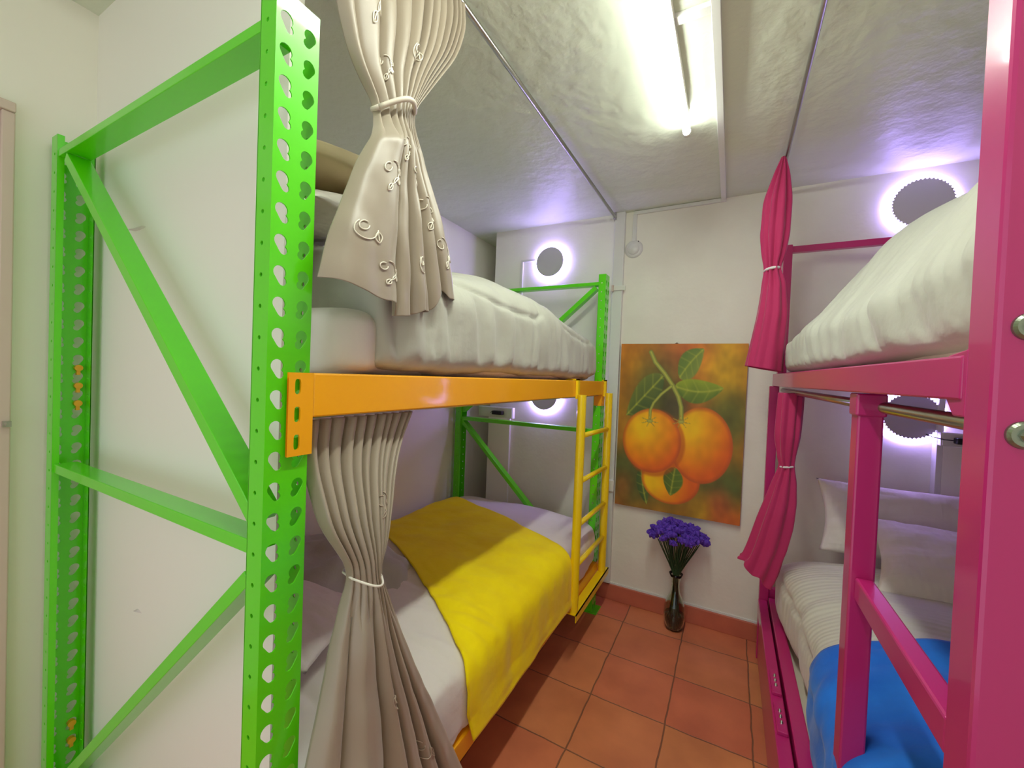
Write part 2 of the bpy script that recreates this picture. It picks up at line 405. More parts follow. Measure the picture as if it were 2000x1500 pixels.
def slot(cu, cv, w=.0055, h=.013, k=16):
    pts = []
    for i in range(k):
        a = 2*pi*i/k; pts.append((cu + w*max(-1, min(1, 1.25*cos(a))), cv + h*max(-1, min(1, 1.15*sin(a)))))
    return pts
def beam(xf, xb, y0, y1, z0, z1, plate_h, pdir, mat_=M_orange, label=None, near=True):
    """step beam between posts; xf outer face, xb inner face; pdir +1 outer face towards +x"""
    b = MB().box(min(xf, xb), max(xf, xb), y0, y1, z0, z1).build('beam', mat_, g, bevel=.003)
    if label: part_label(b, label)
    for (ya, yb2) in (((y0-.046, y0),) if near else ()) + ((y1, y1+.046),):
        c = MB(); n = 3; hh = plate_h/n
        for i in range(n):
            cell(c, ya, yb2, z1-plate_h+i*hh, z1-plate_h+(i+1)*hh, slot((ya+yb2)/2 - .006, z1-plate_h+(i+.5)*hh), lambda u, v, w: (xf - pdir*w, u, v), .004)
        yy = ya if yb2 == y1+.046 else yb2-.004
        c.box(min(xf-pdir*.002, xb), max(xf-pdir*.002, xb), yy, yy+.004, z1-plate_h, z1)
        o = c.build('connector', mat_, b)
    return b
beam(-.646, -.694, .468, 2.303, 1.264, 1.342, .142, 1)
beam(-.638, -.694, .468, 2.303, .238, .300, .142, 1)
beam(-1.677, -1.640, .520, 2.303, 1.264, 1.342, .142, -1, near=False)
beam(-1.677, -1.640, .520, 2.303, .238, .300, .142, -1, near=False)
for i, zz in enumerate((1.325, 1.274, 1.223, .284, .233)):      # studs of the rear beams showing inside the rear post
    part_label(MB().tube([(-1.668, .4475, zz), (-1.655, .4475, zz)], .009, 12).box(-1.668, -1.658, .4435, .4515, zz-.020, zz).build('beam_stud', M_orange, g), 'orange stud')
M_deck = mat('pale_board', (214, 204, 186), .7, bump=(20, .2, .002), var=(4, (200, 188, 168), .6))
part_label(MB().box(-1.64, -.696, .55, 2.29, 1.312, 1.328).build('deck', M_deck, g), 'pale board deck')
part_label(MB().box(-1.64, -.696, .55, 2.29, .270, .288).build('deck', M_deck, g), 'pale board deck')

# ------------------------------------------------------------------ soft bodies
class Body:
    def __init__(s, xf, xb, y0, y1, z0, top, e=.45, p=5., disp=None, elow=None):
        s.xf, s.xb, s.y0, s.y1, s.z0, s.top, s.e, s.p, s.disp = xf, xb, y0, y1, z0, top, e, p, disp; s.el = elow or e; s.pn = None
    def raw(s, th, y):
        c, n = cos(th), sin(th)
        yc = (s.y0+s.y1)/2; L = (s.y1-s.y0)/2
        tt = max(-1, min(1, (y-yc)/L)); pp = s.pn if (s.pn and tt < 0) else s.p; k = max(0., 1-abs(tt)**pp)**(1/pp)
        e = s.e if n > 0 else s.el; cu = math.copysign(abs(c)**e, c); cv = math.copysign(abs(n)**e, n)
        xf = s.xf(y) if callable(s.xf) else s.xf
        xc = (xf+s.xb)/2; a = (xf-s.xb)/2
        x = xc + a*cu*(.80+.20*k if k > 0 else .8)
        x = xc + a*cu*(k**.35 if k > 0 else 0)
        zt = s.top(x, y); zm = s.z0 + (zt-s.z0)*.45
        z = zm + ((zt-zm)*cv*k if cv > 0 else (zm-s.z0)*cv*k**.25)
        return Vector((x, y, z))
    def P(s, th, y, off=0.):
        h = .004
        p = s.raw(th, y)
        tu = s.raw(th+h, y) - s.raw(th-h, y); L = s.y1-s.y0
        ya, yb = max(s.y0+1e-4, y-.004), min(s.y1-1e-4, y+.004)
        tv = s.raw(th, yb) - s.raw(th, ya)
        n = tv.cross(tu) if (s.xf(y) if callable(s.xf) else s.xf) < s.xb else tu.cross(tv)
        n = -n
        if n.length < 1e-12: n = Vector((0, 0, 1))
        n.normalize()
        c = Vector(((s.xb + (s.xf(y) if callable(s.xf) else s.xf))/2, (s.y0+s.y1)/2, s.z0+.05))
        if n.dot(p-c) < 0 and abs(n.z) < .95: n = -n
        if sin(th) > .3 and n.z < 0: n = -n
        d = s.disp(p, n, th) if s.disp else 0
        return p + n*(d+off)
    def mesh(s, nu=110, nv=130):
        rows = []
        yc = (s.y0+s.y1)/2; L = (s.y1-s.y0)/2
        for j in range(nv+1):
            t = -1+2*j/nv; t = math.copysign(1-(1-abs(t))**1.7, t)
            t = max(-.99999, min(.99999, t))
            rows.append([s.P(2*pi*i/nu, yc+L*t) for i in range(nu)])
        b = MB().grid(rows, closed=True); n = nu
        b.f.append(tuple(range(n))[::-1]); b.f.append(tuple(nv*n+i for i in range(n)))
        return b
def groove(p2, poly, w, d):
    best = 9
    for (a, b) in zip(poly, poly[1:]):
        ax, ay = a; bx, by = b; vx, vy = bx-ax, by-ay; t = max(0, min(1, ((p2[0]-ax)*vx+(p2[1]-ay)*vy)/(vx*vx+vy*vy)))
        best = min(best, (p2[0]-ax-vx*t)**2 + (p2[1]-ay-vy*t)**2)
    return -d*exp(-best/(w*w))

# upper left mattress + duvet
def d_up_m(p, n, th): return .004*nz(p.x*7, p.y*7, p.z*7) + .003*abs(nz(p.x*5, p.y*5, p.z*45))
tag(Body(lambda y: -.650 - .035*sstep(.60, .68, y), -1.64, .535, 2.29, 1.329, lambda x, y: 1.50, e=.35, p=7, disp=d_up_m).mesh(80, 80).build('mattress', M_white, smooth=True),
    'white sheeted mattress of the upper left bed above the orange beam', 'mattress')
def top_ul(x, y):
    c = -1.05; return 1.655 + .055*exp(-((x-c)/.38)**2) + .02*sin(y*5+1) - .05*sstep(1.6, 2.3, y) - .02*sstep(1.0, .6, y) + .02*nz(x*3, y*3)
def d_ul(p, n, th):
    side = sstep(.85, .1, abs(n.z)) * sstep(-.95, -.75, p.x)
    w = abs(nz(p.y*15 + p.z*2, p.z*1.6, 3))*2
    fold = side*(.018*w - .006) * sstep(1.64, 1.52, p.z) * sstep(1.345, 1.42, p.z)
    puff = .012*nz(p.x*4, p.y*4, p.z*4) + .006*nz(p.x*11, p.y*11, p.z*11)
    seam = groove((p.y, p.z), [(.80, 1.66), (.92, 1.60), (1.15, 1.572), (1.38, 1.565), (1.43, 1.59), (1.42, 1.63)], .008, .012) if p.x > -.95 else 0
    seam2 = groove((p.y, p.z), [(1.66, 1.60), (1.70, 1.575), (1.95, 1.53), (2.12, 1.545)], .010, .010) if p.x > -.95 else 0
    fine = sstep(1.345, 1.38, p.z)*side*.006*abs(nz(p.y*42 + p.z*9, p.z*4, 12))*sstep(1.64, 1.5, p.z)
    return fold + puff + seam + seam2 + fine
BUL = Body(-.645, -1.655, .625, 2.335, 1.345, top_ul, e=.55, p=4.5, disp=d_ul, elow=.22); BUL.pn = 16
tag(BUL.mesh(170, 240).build('duvet', M_duvet, smooth=True),
    'thick puffy white duvet heaped on the upper left bed', 'duvet')
def pillow_mesh(cx_, cy_, cz_, hx, hy, hz, rot=(0, 0, 0), seed=0, nu=60, nv=40):
    R = Matrix.Rotation(rot[2], 3, 'Z') @ Matrix.Rotation(rot[1], 3, 'Y') @ Matrix.Rotation(rot[0], 3, 'X')
    b = MB(); rows = []
    for s_ in (1, -1):
        rows = []
        for j in range(nv+1):
            v = -1+2*j/nv; row = []
            for i in range(nu+1):
                u = -1+2*i/nu
                k = (1-abs(u)**2.6)**.55 * (1-abs(v)**2.6)**.55
                pin = 1 - .06*(1-abs(u)**2)*abs(v)**2; pin2 = 1 - .08*(1-abs(v)**2)*abs(u)**2
                q = Vector((u*hx*pin2, v*hy*pin, 0)); 
                w = k*hz*(1+.10*nz(u*2+seed, v*2, s_)) + s_*0
                wr = .010*(abs(nz(u*5+seed, v*9, 2*s_)))*(1-k*.5) if k > 0 else 0
                q.z = s_*(w - wr*sstep(0, .3, k)) + .006*nz(u*4, v*4+seed)
                row.append(R @ q + Vector((cx_, cy_, cz_)))
            rows.append(row)
        b.grid(rows)
    return b
tag(pillow_mesh(-1.12, .72, 1.755, .34, .22, .06, (.25, 0, .1), 3).build('pillow', M_pillow, smooth=True, weld=True),
    'white pillow piled at the near end of the upper left bed behind the beige curtain', 'pillow')
tag(Body(-.80, -1.50, .56, 1.0, 1.808, lambda x, y: 1.88, e=.5, p=4, disp=lambda p, n, th: .010*nz(p.x*9, p.y*9, p.z*9)).mesh(60, 50).build('folded_blanket', M_throw, smooth=True),
    'folded beige blanket on top of the pillow on the upper left bed', 'blanket')

# lower left mattress
def top_ll(x, y): return .548 + .018*nz(x*2.5, y*2.5, 5) - .012*sstep(1.1, .6, y)
def d_ll(p, n, th):
    side = sstep(.8, .2, abs(n.z))
    a = .010*nz(p.x*4, p.y*4, 8)
    wr = .018*abs(nz(p.x*5+p.y*4, p.y*16-p.x*5, 2)) * sstep(1.5, 1.1, p.y) * (1-side)
    return a + wr + side*.008*nz(p.y*14, p.z*2, 4)
BLL = Body(-.636, -1.645, .535, 2.345, .302, top_ll, e=.42, p=9, disp=d_ll, elow=.2)
tag(BLL.mesh(120, 170).build('mattress', M_white, smooth=True), 'white sheeted mattress of the lower left bed under the yellow blanket', 'mattress')
rows = []
NA, NBL = 90, 90
for i in range(NA+1):
    th = math.radians(152 - 156*i/NA)    # wall side over the top to the front bottom
    x = BLL.raw(th, 1.6).x; row = []
    s_ = i/NA; fx = max(0, min(1, (x+1.55)/.93)); drop = sstep(10, -50, math.degrees(th))
    ya = 1.50 - .54*fx**1.15 + .14*drop; yb = 2.19 - .36*fx + .04*drop
    for j in range(NBL+1):
        y = ya + (yb-ya)*j/NBL
        row.append(BLL.P(th, y, .010 + .012*nz(x*4, y*4, 9)*.5 + .004*nz(x*14, y*14, 2) + .010*drop*abs(nz(y*7, 3, 1))))
    rows.append(row)
last = rows[-1]
for q in range(1, 11):
    f = q/10
    rows.append([Vector((p.x*(1-f) + (-.618 + .005*nz(p.y*9, f*2))*f, p.y + .01*f, p.z + (.278 + .006*sin(p.y*9) - p.z)*f)) for p in last])
tag(MB().grid(rows).build('blanket', M_blanket, smooth=True, solid=.006), 'bright yellow plush blanket spread across the lower left bed', 'blanket')
def d_cr(p, n, th): return .030*abs(nz(p.x*6, p.y*6, p.z*3)) + .018*nz(p.x*12, p.y*12, p.z*12) - .012*abs(nz(p.x*9+p.y*5, p.y*4, 1))
tag(Body(-1.02, -1.66, .56, 1.28, .53, lambda x, y: .635 + .03*nz(x*3, y*3, 1) - .09*sstep(-1.25, -1.02, x), e=.7, p=3.2, disp=d_cr).mesh(110, 110).build('crumpled_sheet', M_duvet, smooth=True),
    'crumpled white sheet pushed against the wall on the lower left bed', 'bedding')
tag(pillow_mesh(-1.14, .69, .665, .27, .15, .05, (0, .1, .25), 8).build('pillow', M_white, smooth=True, weld=True),
    'flat white pillow at the near end of the lower left bed', 'pillow')

# ------------------------------------------------------------------ yellow ladder
lt = thing('bed_ladder', (-.615, 2.08, .2), 'yellow tubular ladder hooked on the orange beam of the left bunk', 'ladder')
YA, YC_ = 1.845, 2.325
for y in (YA, YC_):
    MB().tube([(-.612, y, .25), (-.614, y, 1.275)], .021, 20).build('rail', M_yellow, lt, smooth=False)
    MB().box(-.645, -.633, y-.004, y+.018, 1.255, 1.350).box(-.700, -.633, y-.004, y+.018, 1.343, 1.350).build('hook', M_yellow, lt)
for z in (1.082, .864, .656, .463):
    MB().tube([(-.613, YA, z), (-.613, YC_, z-.012)], .0125, 16).build('rung', M_yellow, lt, smooth=True)
MB().box(-.634, -.589, 1.82, 2.39, .243, .249).box(-.593, -.589, 1.82, 2.39, .212, .249).build('foot_rail', M_yellow, lt)

# ------------------------------------------------------------------ curtain rods
def rod(p, q, r, label, ends=True):
    t = thing('curtain_rod', p, label, 'curtain rod')
    MB().tube([p, q], r, 14).build('pole', M_chrome, t, smooth=True)
    return t
t = rod((-.692, -.9, 2.342), (-.665, YB-.02, 2.342), .0085, 'thin steel curtain rod along the ceiling above the left bunk')
MB().lathe([(0, -.024), (.016, -.024), (.018, 0)], (-.665, YB, 2.342), 20, 'y').box(-.672, -.658, YB-.04, YB-.02, 2.325, ZC).build('bracket', M_chrome, t)
t = rod((-.668, .47, 1.268), (-.676, 2.30, 1.264), .0085, 'steel curtain rod under the orange beam of the left bunk')
t = rod((.168, -.9, 2.342), (.168, YB-.02, 2.342), .0075, 'thin steel curtain rod along the ceiling above the pink bunk')
MB().lathe([(0, -.024), (.016, -.024), (.018, 0)], (.168, YB, 2.342), 20, 'y').build('bracket', M_chrome, t)
t = rod((.296, .70, 1.309), (.226, 2.40, 1.334), .0115, 'steel curtain rod under the upper rail of the pink bunk')
MB().lathe([(0, 0), (.016, .004), (.016, .016)], (.296, .695, 1.33), 16, 'y').build('bracket', M_chrome, t)

# ------------------------------------------------------------------ curtains
def poly3(tab, s):
    return (interp([(a, b) for a, b, c in tab], s), interp([(a, c) for a, b, c in tab], s))
def smoothrows(tab, s):
    ds = .015; ys = zs = 0
    for k in (-2, -1, 0, 1, 2):
        y, z = poly3(tab, max(0, min(1, s+k*ds))); ys += y; zs += z
    return ys/5, zs/5
def foldprof(br, t, p=2.6):
    """scalloped folds between the creases br: 1 on a crest, 0 in a crease"""
    for a, b in zip(br, br[1:]):
        if t <= b:
            f = (t-a)/(b-a); return 1-abs(2*f-1)**p
    return 0.
def curtain(L, Rr, x_of, up, lo, amp, bulge, seed, hem=None, steps=()):
    """up/lo: crease positions above and below the tie; steps: (t, height, width) overlaps of cloth layers below the tie"""
    def P(s, t):
        yl, zl = smoothrows(L, s); yr, zr = smoothrows(Rr, s)
        tt = max(0, min(1, t + .016*nz(t*5, s*2.4, seed)*sstep(0, .1, t)*sstep(1, .9, t)))
        k = sstep(.40, .52, s); A = interp(amp, s)
        f = foldprof(up, tt, 2.2)*(1-k) + foldprof(lo, tt, 3.2)*k
        A *= .8 + .5*nz(t*7, s*1.5, seed+2)
        y = yl + (yr-yl)*t; z = zl + (zr-zl)*t
        y += .35*A*(2*f-1)*sin(t*23+seed)*sstep(0, .06, t)*sstep(1, .94, t)*.4
        x = x_of(s) + A*(2*f-1) + interp(bulge, s)*sin(pi*min(1, max(0, t)))
        for (a, h, w) in steps: x += k*h*sstep(a+w, a-w, t)
        if hem: z += hem(t)*sstep(.75, 1, s)
        x += .007*nz(y*8, z*5, seed)*sstep(0, .2, s) + .004*nz(y*22, z*14, seed)*k
        return Vector((x, y, z))
    return P
def cloth(P, ns, nt_): 
    return MB().grid([[P(i/ns, j/nt_) for j in range(nt_+1)] for i in range(ns+1)])
def embroider(P, motifs, side=1, r=.0011):
    b = MB()
    for (s0, t0, sc_s, sc_t, strokes) in motifs:
        for st in strokes:
            pts = []
            for (a, c) in st:
                s = s0 + c*sc_s; t = t0 + a*sc_t
                if not (0.01 < s < .99 and .01 < t < .99): continue
                p = P(s, t); e = .002; n = (P(s+e, t)-P(s-e, t)).cross(P(s, t+e)-P(s, t-e))
                if n.length > 0: n.normalize()
                if n.x*side < 0: n = -n
                pts.append(p + n*.0022)
            if len(pts) > 2: b.tube(pts, r, 5)
    return b
def arc(cx_, cy_, r, a0, a1, n=16, sq=1.0):
    return [(cx_+r*cos(a0+(a1-a0)*i/n), cy_+sq*r*sin(a0+(a1-a0)*i/n)) for i in range(n+1)]
def leaf(x, y, a, l, w=.35):
    o = []
    for sg in (1, -1):
        o.append([(x+cos(a)*l*k/8 - sin(a)*sg*l*w*sin(pi*k/8), y+sin(a)*l*k/8 + cos(a)*sg*l*w*sin(pi*k/8)) for k in range(9)])
    o.append([(x+cos(a)*l*k/8*.8, y+sin(a)*l*k/8*.8) for k in range(9)])
    return o
VINE = [arc(0, 0, 1, -1.6, 1.5), arc(.9, .95, .55, 3.2, 6.0)] + leaf(.9, -.35, .6, .7) + leaf(.2, .95, 2.2, .75) + leaf(1.05, .35, 1.4, .6) + [arc(-.55, -.4, .38, 0, 5.2)]
CURL = [arc(0, 0, .8, 0, 3.9), arc(-.2, -.2, .35, 0, 5.5)] + leaf(.8, .1, 1.3, .8)

# upper left beige curtain  (s, y, z)
ULl = [(0, .455, 2.335), (.20, .515, 2.04), (.30, .548, 1.955), (.365, .592, 1.905), (.40, .607, 1.888), (.43, .600, 1.86), (.50, .568, 1.805), (.60, .540, 1.735), (.70, .517, 1.660), (.80, .492, 1.598), (.9, .475, 1.545), (1, .464, 1.500)]
ULr = [(0, .900, 2.335), (.10, .905, 2.27), (.20, .868, 2.17), (.30, .785, 2.05), (.365, .728, 1.968), (.40, .706, 1.930), (.43, .716, 1.905), (.50, .748, 1.870), (.60, .785, 1.81), (.70, .828, 1.745), (.80, .855, 1.67), (.9, .880, 1.60), (1, .898, 1.535)]
ULl = [(a, b*(1-.030*sstep(.42, .8, a)), c) for a, b, c in ULl]; ULr = [(a, b*(1-.030*sstep(.42, .8, a)), c) for a, b, c in ULr]
def hem_ul(t): return (-.030*sstep(.0, .3, t) if t < .40 else -.055*sstep(.85, .45, t)) + (-.022*sin(pi*(t-.62)/.2) if .62 < t < .82 else 0) + .03*sstep(.70, .80, t)*sstep(.9, .8, t)
P = curtain(ULl, ULr, lambda s: -.672 + .006*sstep(.2, .4, s) + .020*sstep(.5, 1, s),
            [0, .11, .28, .41, .53, .62, .69, .76, .82, .87, .91, .95, 1], [0, .405, .53, .635, .70, .82, 1],
            [(0, .010), (.15, .014), (.34, .010), (.40, .006), (.45, .008), (.6, .015), (.8, .018), (1, .020)], [(0, 0), (.3, .008), (.4, .018), (.55, .016), (1, .012)], 3, hem_ul,
            steps=((.405, .020, .012), (.62, .020, .02)))
t = thing('curtain', (-.66, .66, 1.46), 'beige satin curtain tied in the middle hanging before the upper left bed', 'curtain')
def cloth_with(P, ns, nt_, emb, m2):
    c = cloth(P, ns, nt_); nf = len(c.f); c.add(emb.v, emb.f)
    o = c.build('cloth', M_beige, t, smooth=True, solid=.0012); o.data.materials.append(m2)
    for p in o.data.polygons[nf:]: p.material_index = 1
    return o
mot = [(.62, .25, .035, .085, VINE), (.17, .20, .035, .05, VINE), (.52, .46, .030, .06, VINE), (.80, .14, .04, .08, CURL), (.70, .76, .04, .07, VINE), (.86, .60, .03, .04, CURL), (.24, .60, .03, .05, CURL), (.9, .30, .025, .07, VINE), (.60, .62, .025, .05, VINE), (.82, .90, .04, .05, VINE), (.30, .30, .02, .04, VINE)]
cloth_with(P, 150, 300, embroider(P, mot, r=.0006), M_embr)
tie = [(-.652 + .030*sin(pi*k/16), .602 + .102*k/16, 1.885 + .048*k/16 + .014*sin(pi*k/16)) for k in range(17)]
tie += [(-.672 - .02*sin(pi*k/16), .704 - .102*k/16, 1.93 - .045*k/16) for k in range(17)]
MB().tube(tie + [tie[0]], .0055, 8).build('tieback', mat('cord_beige', (214, 204, 186), .5), t, smooth=True)

# lower left beige curtain
LLl = [(0, .488, 1.262), (.08, .484, 1.20), (.18, .484, 1.14), (.28, .492, 1.065), (.36, .528, 1.0), (.40, .546, .970), (.44, .536, .935), (.52, .514, .86), (.62, .496, .776), (.72, .474, .69), (.85, .440, .56), (1, .40, .38)]
LLr = [(0, .772, 1.262), (.08, .738, 1.20), (.18, .695, 1.126), (.28, .655, 1.043), (.36, .624, .975), (.40, .614, .948), (.44, .636, .90), (.52, .678, .80), (.62, .732, .68), (.72, .812, .53), (.85, .905, .345), (1, 1.01, .12)]
LLl = [(a, b*(1-.018*sstep(.1, .3, a)), c) for a, b, c in LLl]; LLr = [(a, b*(1-.018*sstep(.1, .3, a)), c) for a, b, c in LLr]
P = curtain(LLl, LLr, lambda s: -.688 + .074*sstep(.06, .38, s) + .02*sstep(.4, 1, s),
            [0, .09, .20, .32, .41, .52, .61, .69, .78, .88, .94, 1], [0, .13, .40, .53, .68, .80, 1],
            [(0, .011), (.1, .014), (.25, .015), (.37, .008), (.41, .005), (.46, .010), (.7, .020), (1, .028)], [(0, 0), (.3, .022), (.41, .028), (.6, .02), (1, .012)], 11, None,
            steps=((.13, -.014, .02), (.50, .010, .03)))
t = thing('curtain', (-.62, .66, .2), 'long beige satin curtain tied in the middle hanging before the lower left bed', 'curtain')
cloth_with(P, 180, 260, embroider(P, [(.78, .70, .03, .06, CURL), (.25, .78, .03, .08, VINE), (.9, .3, .03, .05, VINE), (.65, .5, .02, .05, CURL)], r=.0004), mat('tonal_thread', (178, 160, 140), .3))
tie = [(-.604 + .036*sin(pi*k/16), .530 + .068*k/16, .962 - .016*k/16 - .010*sin(pi*k/16)) for k in range(17)]
tie += [(-.64 - .02*sin(pi*k/16), .606 - .068*k/16, .946 + .016*k/16) for k in range(17)]
MB().tube(tie + [tie[0]], .0022, 8).build('tieback', mat('cord_light', (222, 216, 200), .5), t, smooth=True)

# pink bundles: (s, xl, xr, z)
def bundle(tab, y0, nf, amp, depth, seed, name_label, tie_s, tie_r, hemf=None):
    t = thing('curtain', (tab[0][1], y0, tab[-1][3]), name_label, 'curtain')
    ns, na = 120, 160; rows = []
    for i in range(ns+1):
        s = i/ns
        def sm(k):
            return sum(interp([(q[0], q[k]) for q in tab], max(0, min(1, s+d_*.012))) for d_ in (-2, -1, 0, 1, 2))/5
        xl, xr, z = sm(1), sm(2), sm(3)
        xc = (xl+xr)/2; a = (xr-xl)/2; row = []
        b_ = interp(depth, s)
        A = interp(amp, s)
        for j in range(na):
            th = 2*pi*j/na
            w = sin(nf*th + 1.2*nz(th and cos(th)*1.5, sin(th)*1.5, seed+s*1.5))
            rr = 1 + A*w + .10*nz(cos(th)*2, sin(th)*2 + s*3, seed)*sstep(0, .1, s)
            zz = z + (hemf(cos(th))*sstep(.85, 1, s) if hemf else 0)
            row.append((xc + a*cos(th)*rr, y0(s) + b_*sin(th)*rr if callable(y0) else y0 + b_*sin(th)*rr, zz))
        rows.append(row)
    MB().grid(rows, closed=True).build('cloth', M_pinkcloth, t, smooth=True, solid=.002)
    s = tie_s; xl = interp([(q[0], q[1]) for q in tab], s); xr = interp([(q[0], q[2]) for q in tab], s); z = interp([(q[0], q[3]) for q in tab], s)
    pts = [((xl+xr)/2 + ((xr-xl)/2*1.06+.002)*cos(2*pi*k/24), y0 + (interp(depth, s)*1.08+.002)*sin(2*pi*k/24), z + .004*cos(2*pi*k/24)) for k in range(25)]
    MB().tube(pts, tie_r, 8).build('tieback', M_tie, t, smooth=True)
    return t
upt = [(0, .152, .160, 2.345), (.06, .130, .176, 2.28), (.18, .096, .190, 2.16), (.32, .089, .190, 2.02), (.44, .101, .176, 1.92), (.50, .112, .158, 1.858), (.56, .103, .184, 1.80), (.70, .087, .199, 1.66), (.86, .066, .195, 1.52), (1, .050, .190, 1.42)]
bundle(upt, 2.10, 9, [(0, .25), (.3, .10), (.5, .22), (.6, .07), (1, .04)], [(0, .01), (.2, .05), (.5, .03), (.7, .06), (1, .07)], 5,
       'magenta curtain tied in the middle hanging from the ceiling rod beside the upper pink bed', .50, .006, lambda c: -.012*c)
lpt = [(0, .182, .262, 1.332), (.08, .178, .262, 1.26), (.2, .175, .258, 1.14), (.32, .188, .246, 1.05), (.38, .198, .242, 1.018), (.44, .178, .252, .96), (.54, .152, .258, .87), (.66, .122, .252, .77), (.80, .096, .232, .66), (.92, .072, .205, .58), (1, .066, .18, .54)]
bundle(lpt, 2.06, 8, [(0, .16), (.3, .10), (.38, .22), (.5, .12), (1, .16)], [(0, .03), (.2, .045), (.38, .025), (.6, .05), (1, .05)], 9,
       'magenta curtain tied in the middle hanging below the upper rail of the pink bunk', .38, .004, lambda c: -.045*c + .01*sin(6*c))

# ------------------------------------------------------------------ pink bunk
k = thing('bunk_bed', (.7, 1.5, 0), 'magenta steel bunk bed frame on the right', 'bunk bed')
KX = .247
def pb(name, *b, bevel=.004): return MB().box(*b).build(name, M_pink, k, bevel=bevel)
pb('post', KX, KX+.13, .632, .692, 0, ZC-.02, bevel=.005)
for z in (1.423, 1.309, .86):
    b = MB().lathe([(0, -.006), (.012, -.006), (.0145, -.003), (.0150, 0)], (KX+.026, .632, z), 28, 'y').lathe([(0, -.014), (.0055, -.014), (.0075, -.010), (.0075, -.005)], (KX+.026, .632, z), 6, 'y').build('bolt', M_bolt, k)
    part_label(b, 'round zinc bolt head')
pb('post', .166, .206, 2.36, 2.41, 0, 1.352)
pb('post', .195, .232, 2.36, 2.41, 1.39, 2.035)
pb('post', 1.20, 1.26, 2.36, 2.41, 0, 2.035)
pb('post', 1.20, 1.26, .632, .692, 0, ZC-.02)
MB().bar((.20, 2.395, 2.016), (1.22, 2.395, 2.016), .030, .03, up=(0, 1, 0)).build('headrail', M_pink, k, bevel=.002)
MB().bar((.20, 2.395, .33), (1.22, 2.395, .33), .05, .03, up=(0, 1, 0)).build('headrail', M_pink, k, bevel=.002)
# upper rail runs slightly skewed between the posts
def skew_rail(name, x0, x1, y0, y1, z0a, z1a, z0b, z1b, w, bev=.003):
    vs = [(x0, y0, z0a), (x0+w, y0, z0a), (x0+w, y0, z1a), (x0, y0, z1a), (x1, y1, z0b), (x1+w, y1, z0b), (x1+w, y1, z1b), (x1, y1, z1b)]
    return MB().add(vs, [(0,1,2,3),(7,6,5,4),(0,4,5,1),(1,5,6,2),(2,6,7,3),(3,7,4,0)]).build(name, M_pink, k, bevel=bev)
skew_rail('rail', KX-.003, .180, .692, 2.41, 1.342, 1.397, 1.352, 1.412, .045)
skew_rail('rail', 1.21, 1.21, .692, 2.36, 1.342, 1.397, 1.342, 1.397, .04)
MB().add([(KX-.001, .685, 1.322), (KX-.001, .715, 1.322), (KX-.001, .735, 1.342), (KX-.001, .735, 1.399), (KX-.001, .685, 1.404),
          (KX+.05, .692, 1.322), (KX+.05, .715, 1.322), (KX+.05, .735, 1.342), (KX+.05, .735, 1.399), (KX+.05, .692, 1.404)],
         [(0,1,2,3,4),(9,8,7,6,5),(0,5,6,1),(1,6,7,2),(2,7,8,3),(3,8,9,4),(4,9,5,0)]).build('gusset', M_pink, k, bevel=.002)
pb('mid_post', .238, .281, 1.105, 1.158, 0, 1.343)
pb('rung', .2475, .279, .690, 1.105, .908, .955)
pb('rung', .2475, .279, .690, 1.105, .46, .507)
MB().box(.234, .285, 1.101, 1.162, 1.295, 1.343).build('cap', M_pink, k, bevel=.004)
# lower bed: outer drawer rail and inner rail
pb('lower_rail', .162, .200, .55, 2.36, .235, .300, bevel=.003)
pb('lower_rail', .206, .248, .70, 2.36, .20, .318, bevel=.003)
pb('lower_rail', 1.21, 1.25, .70, 2.36, .24, .30)
pb('kick_panel', .170, .182, .55, 2.36, .02, .235, bevel=.001)
for (ya, yb) in ((1.47, 1.60), (1.65, 1.78)):
    o = MB().box(.168, .196, ya, yb, .300, .312).build('latch', M_pink, k, bevel=.002)
    for q in (.3, .5, .7):
        MB().lathe([(0, .008), (.003, .007), (.005, 0)], (.182, ya+(yb-ya)*q, .312), 12, 'z').build('screw', M_chrome, o, smooth=True)
part_label(MB().box(.25, 1.21, .70, 2.35, 1.372, 1.388).build('deck', M_deck, k), 'pale board deck')
part_label(MB().box(.25, 1.21, .70, 2.35, .272, .286).build('deck', M_deck, k), 'pale board deck')

# upper right duvet and mattress
tag(Body(.305, 1.19, .74, 2.32, 1.389, lambda x, y: 1.53, e=.35, p=7, disp=d_up_m).mesh(70, 70).build('mattress', M_white, smooth=True),
    'white sheeted mattress of the upper pink bed', 'mattress')
def top_ur(x, y):
    h = 1.60 + .29*sstep(.20, .52, x) + .03*sin(y*4)
    h += .02*nz(x*4, y*4, 7)
    return h - .10*sstep(1.7, 2.35, y)
def d_ur(p, n, th):
    side = sstep(.95, .3, abs(n.z)) * sstep(.75, .4, p.x)
    fo = .005*abs(nz(p.y*40 - p.z*22, p.z*8, 3)) + .030*abs(nz(p.y*7 - p.z*5, p.z*1.5 + p.y, 6)) + .012*abs(nz(p.y*18 - p.z*11, p.z*3, 2))
    return side*(fo-.008)*sstep(1.395, 1.46, p.z) + .014*nz(p.x*3, p.y*3, p.z*3)
tag(Body(lambda y: .262 - .072*sstep(.75, 2.3, y), 1.20, .70, 2.37, 1.402, top_ur, e=.62, p=4.0, disp=d_ur, elow=.28).mesh(190, 240).build('duvet', M_duvet, smooth=True),
    'huge puffy white duvet heaped on the upper pink bed', 'duvet')

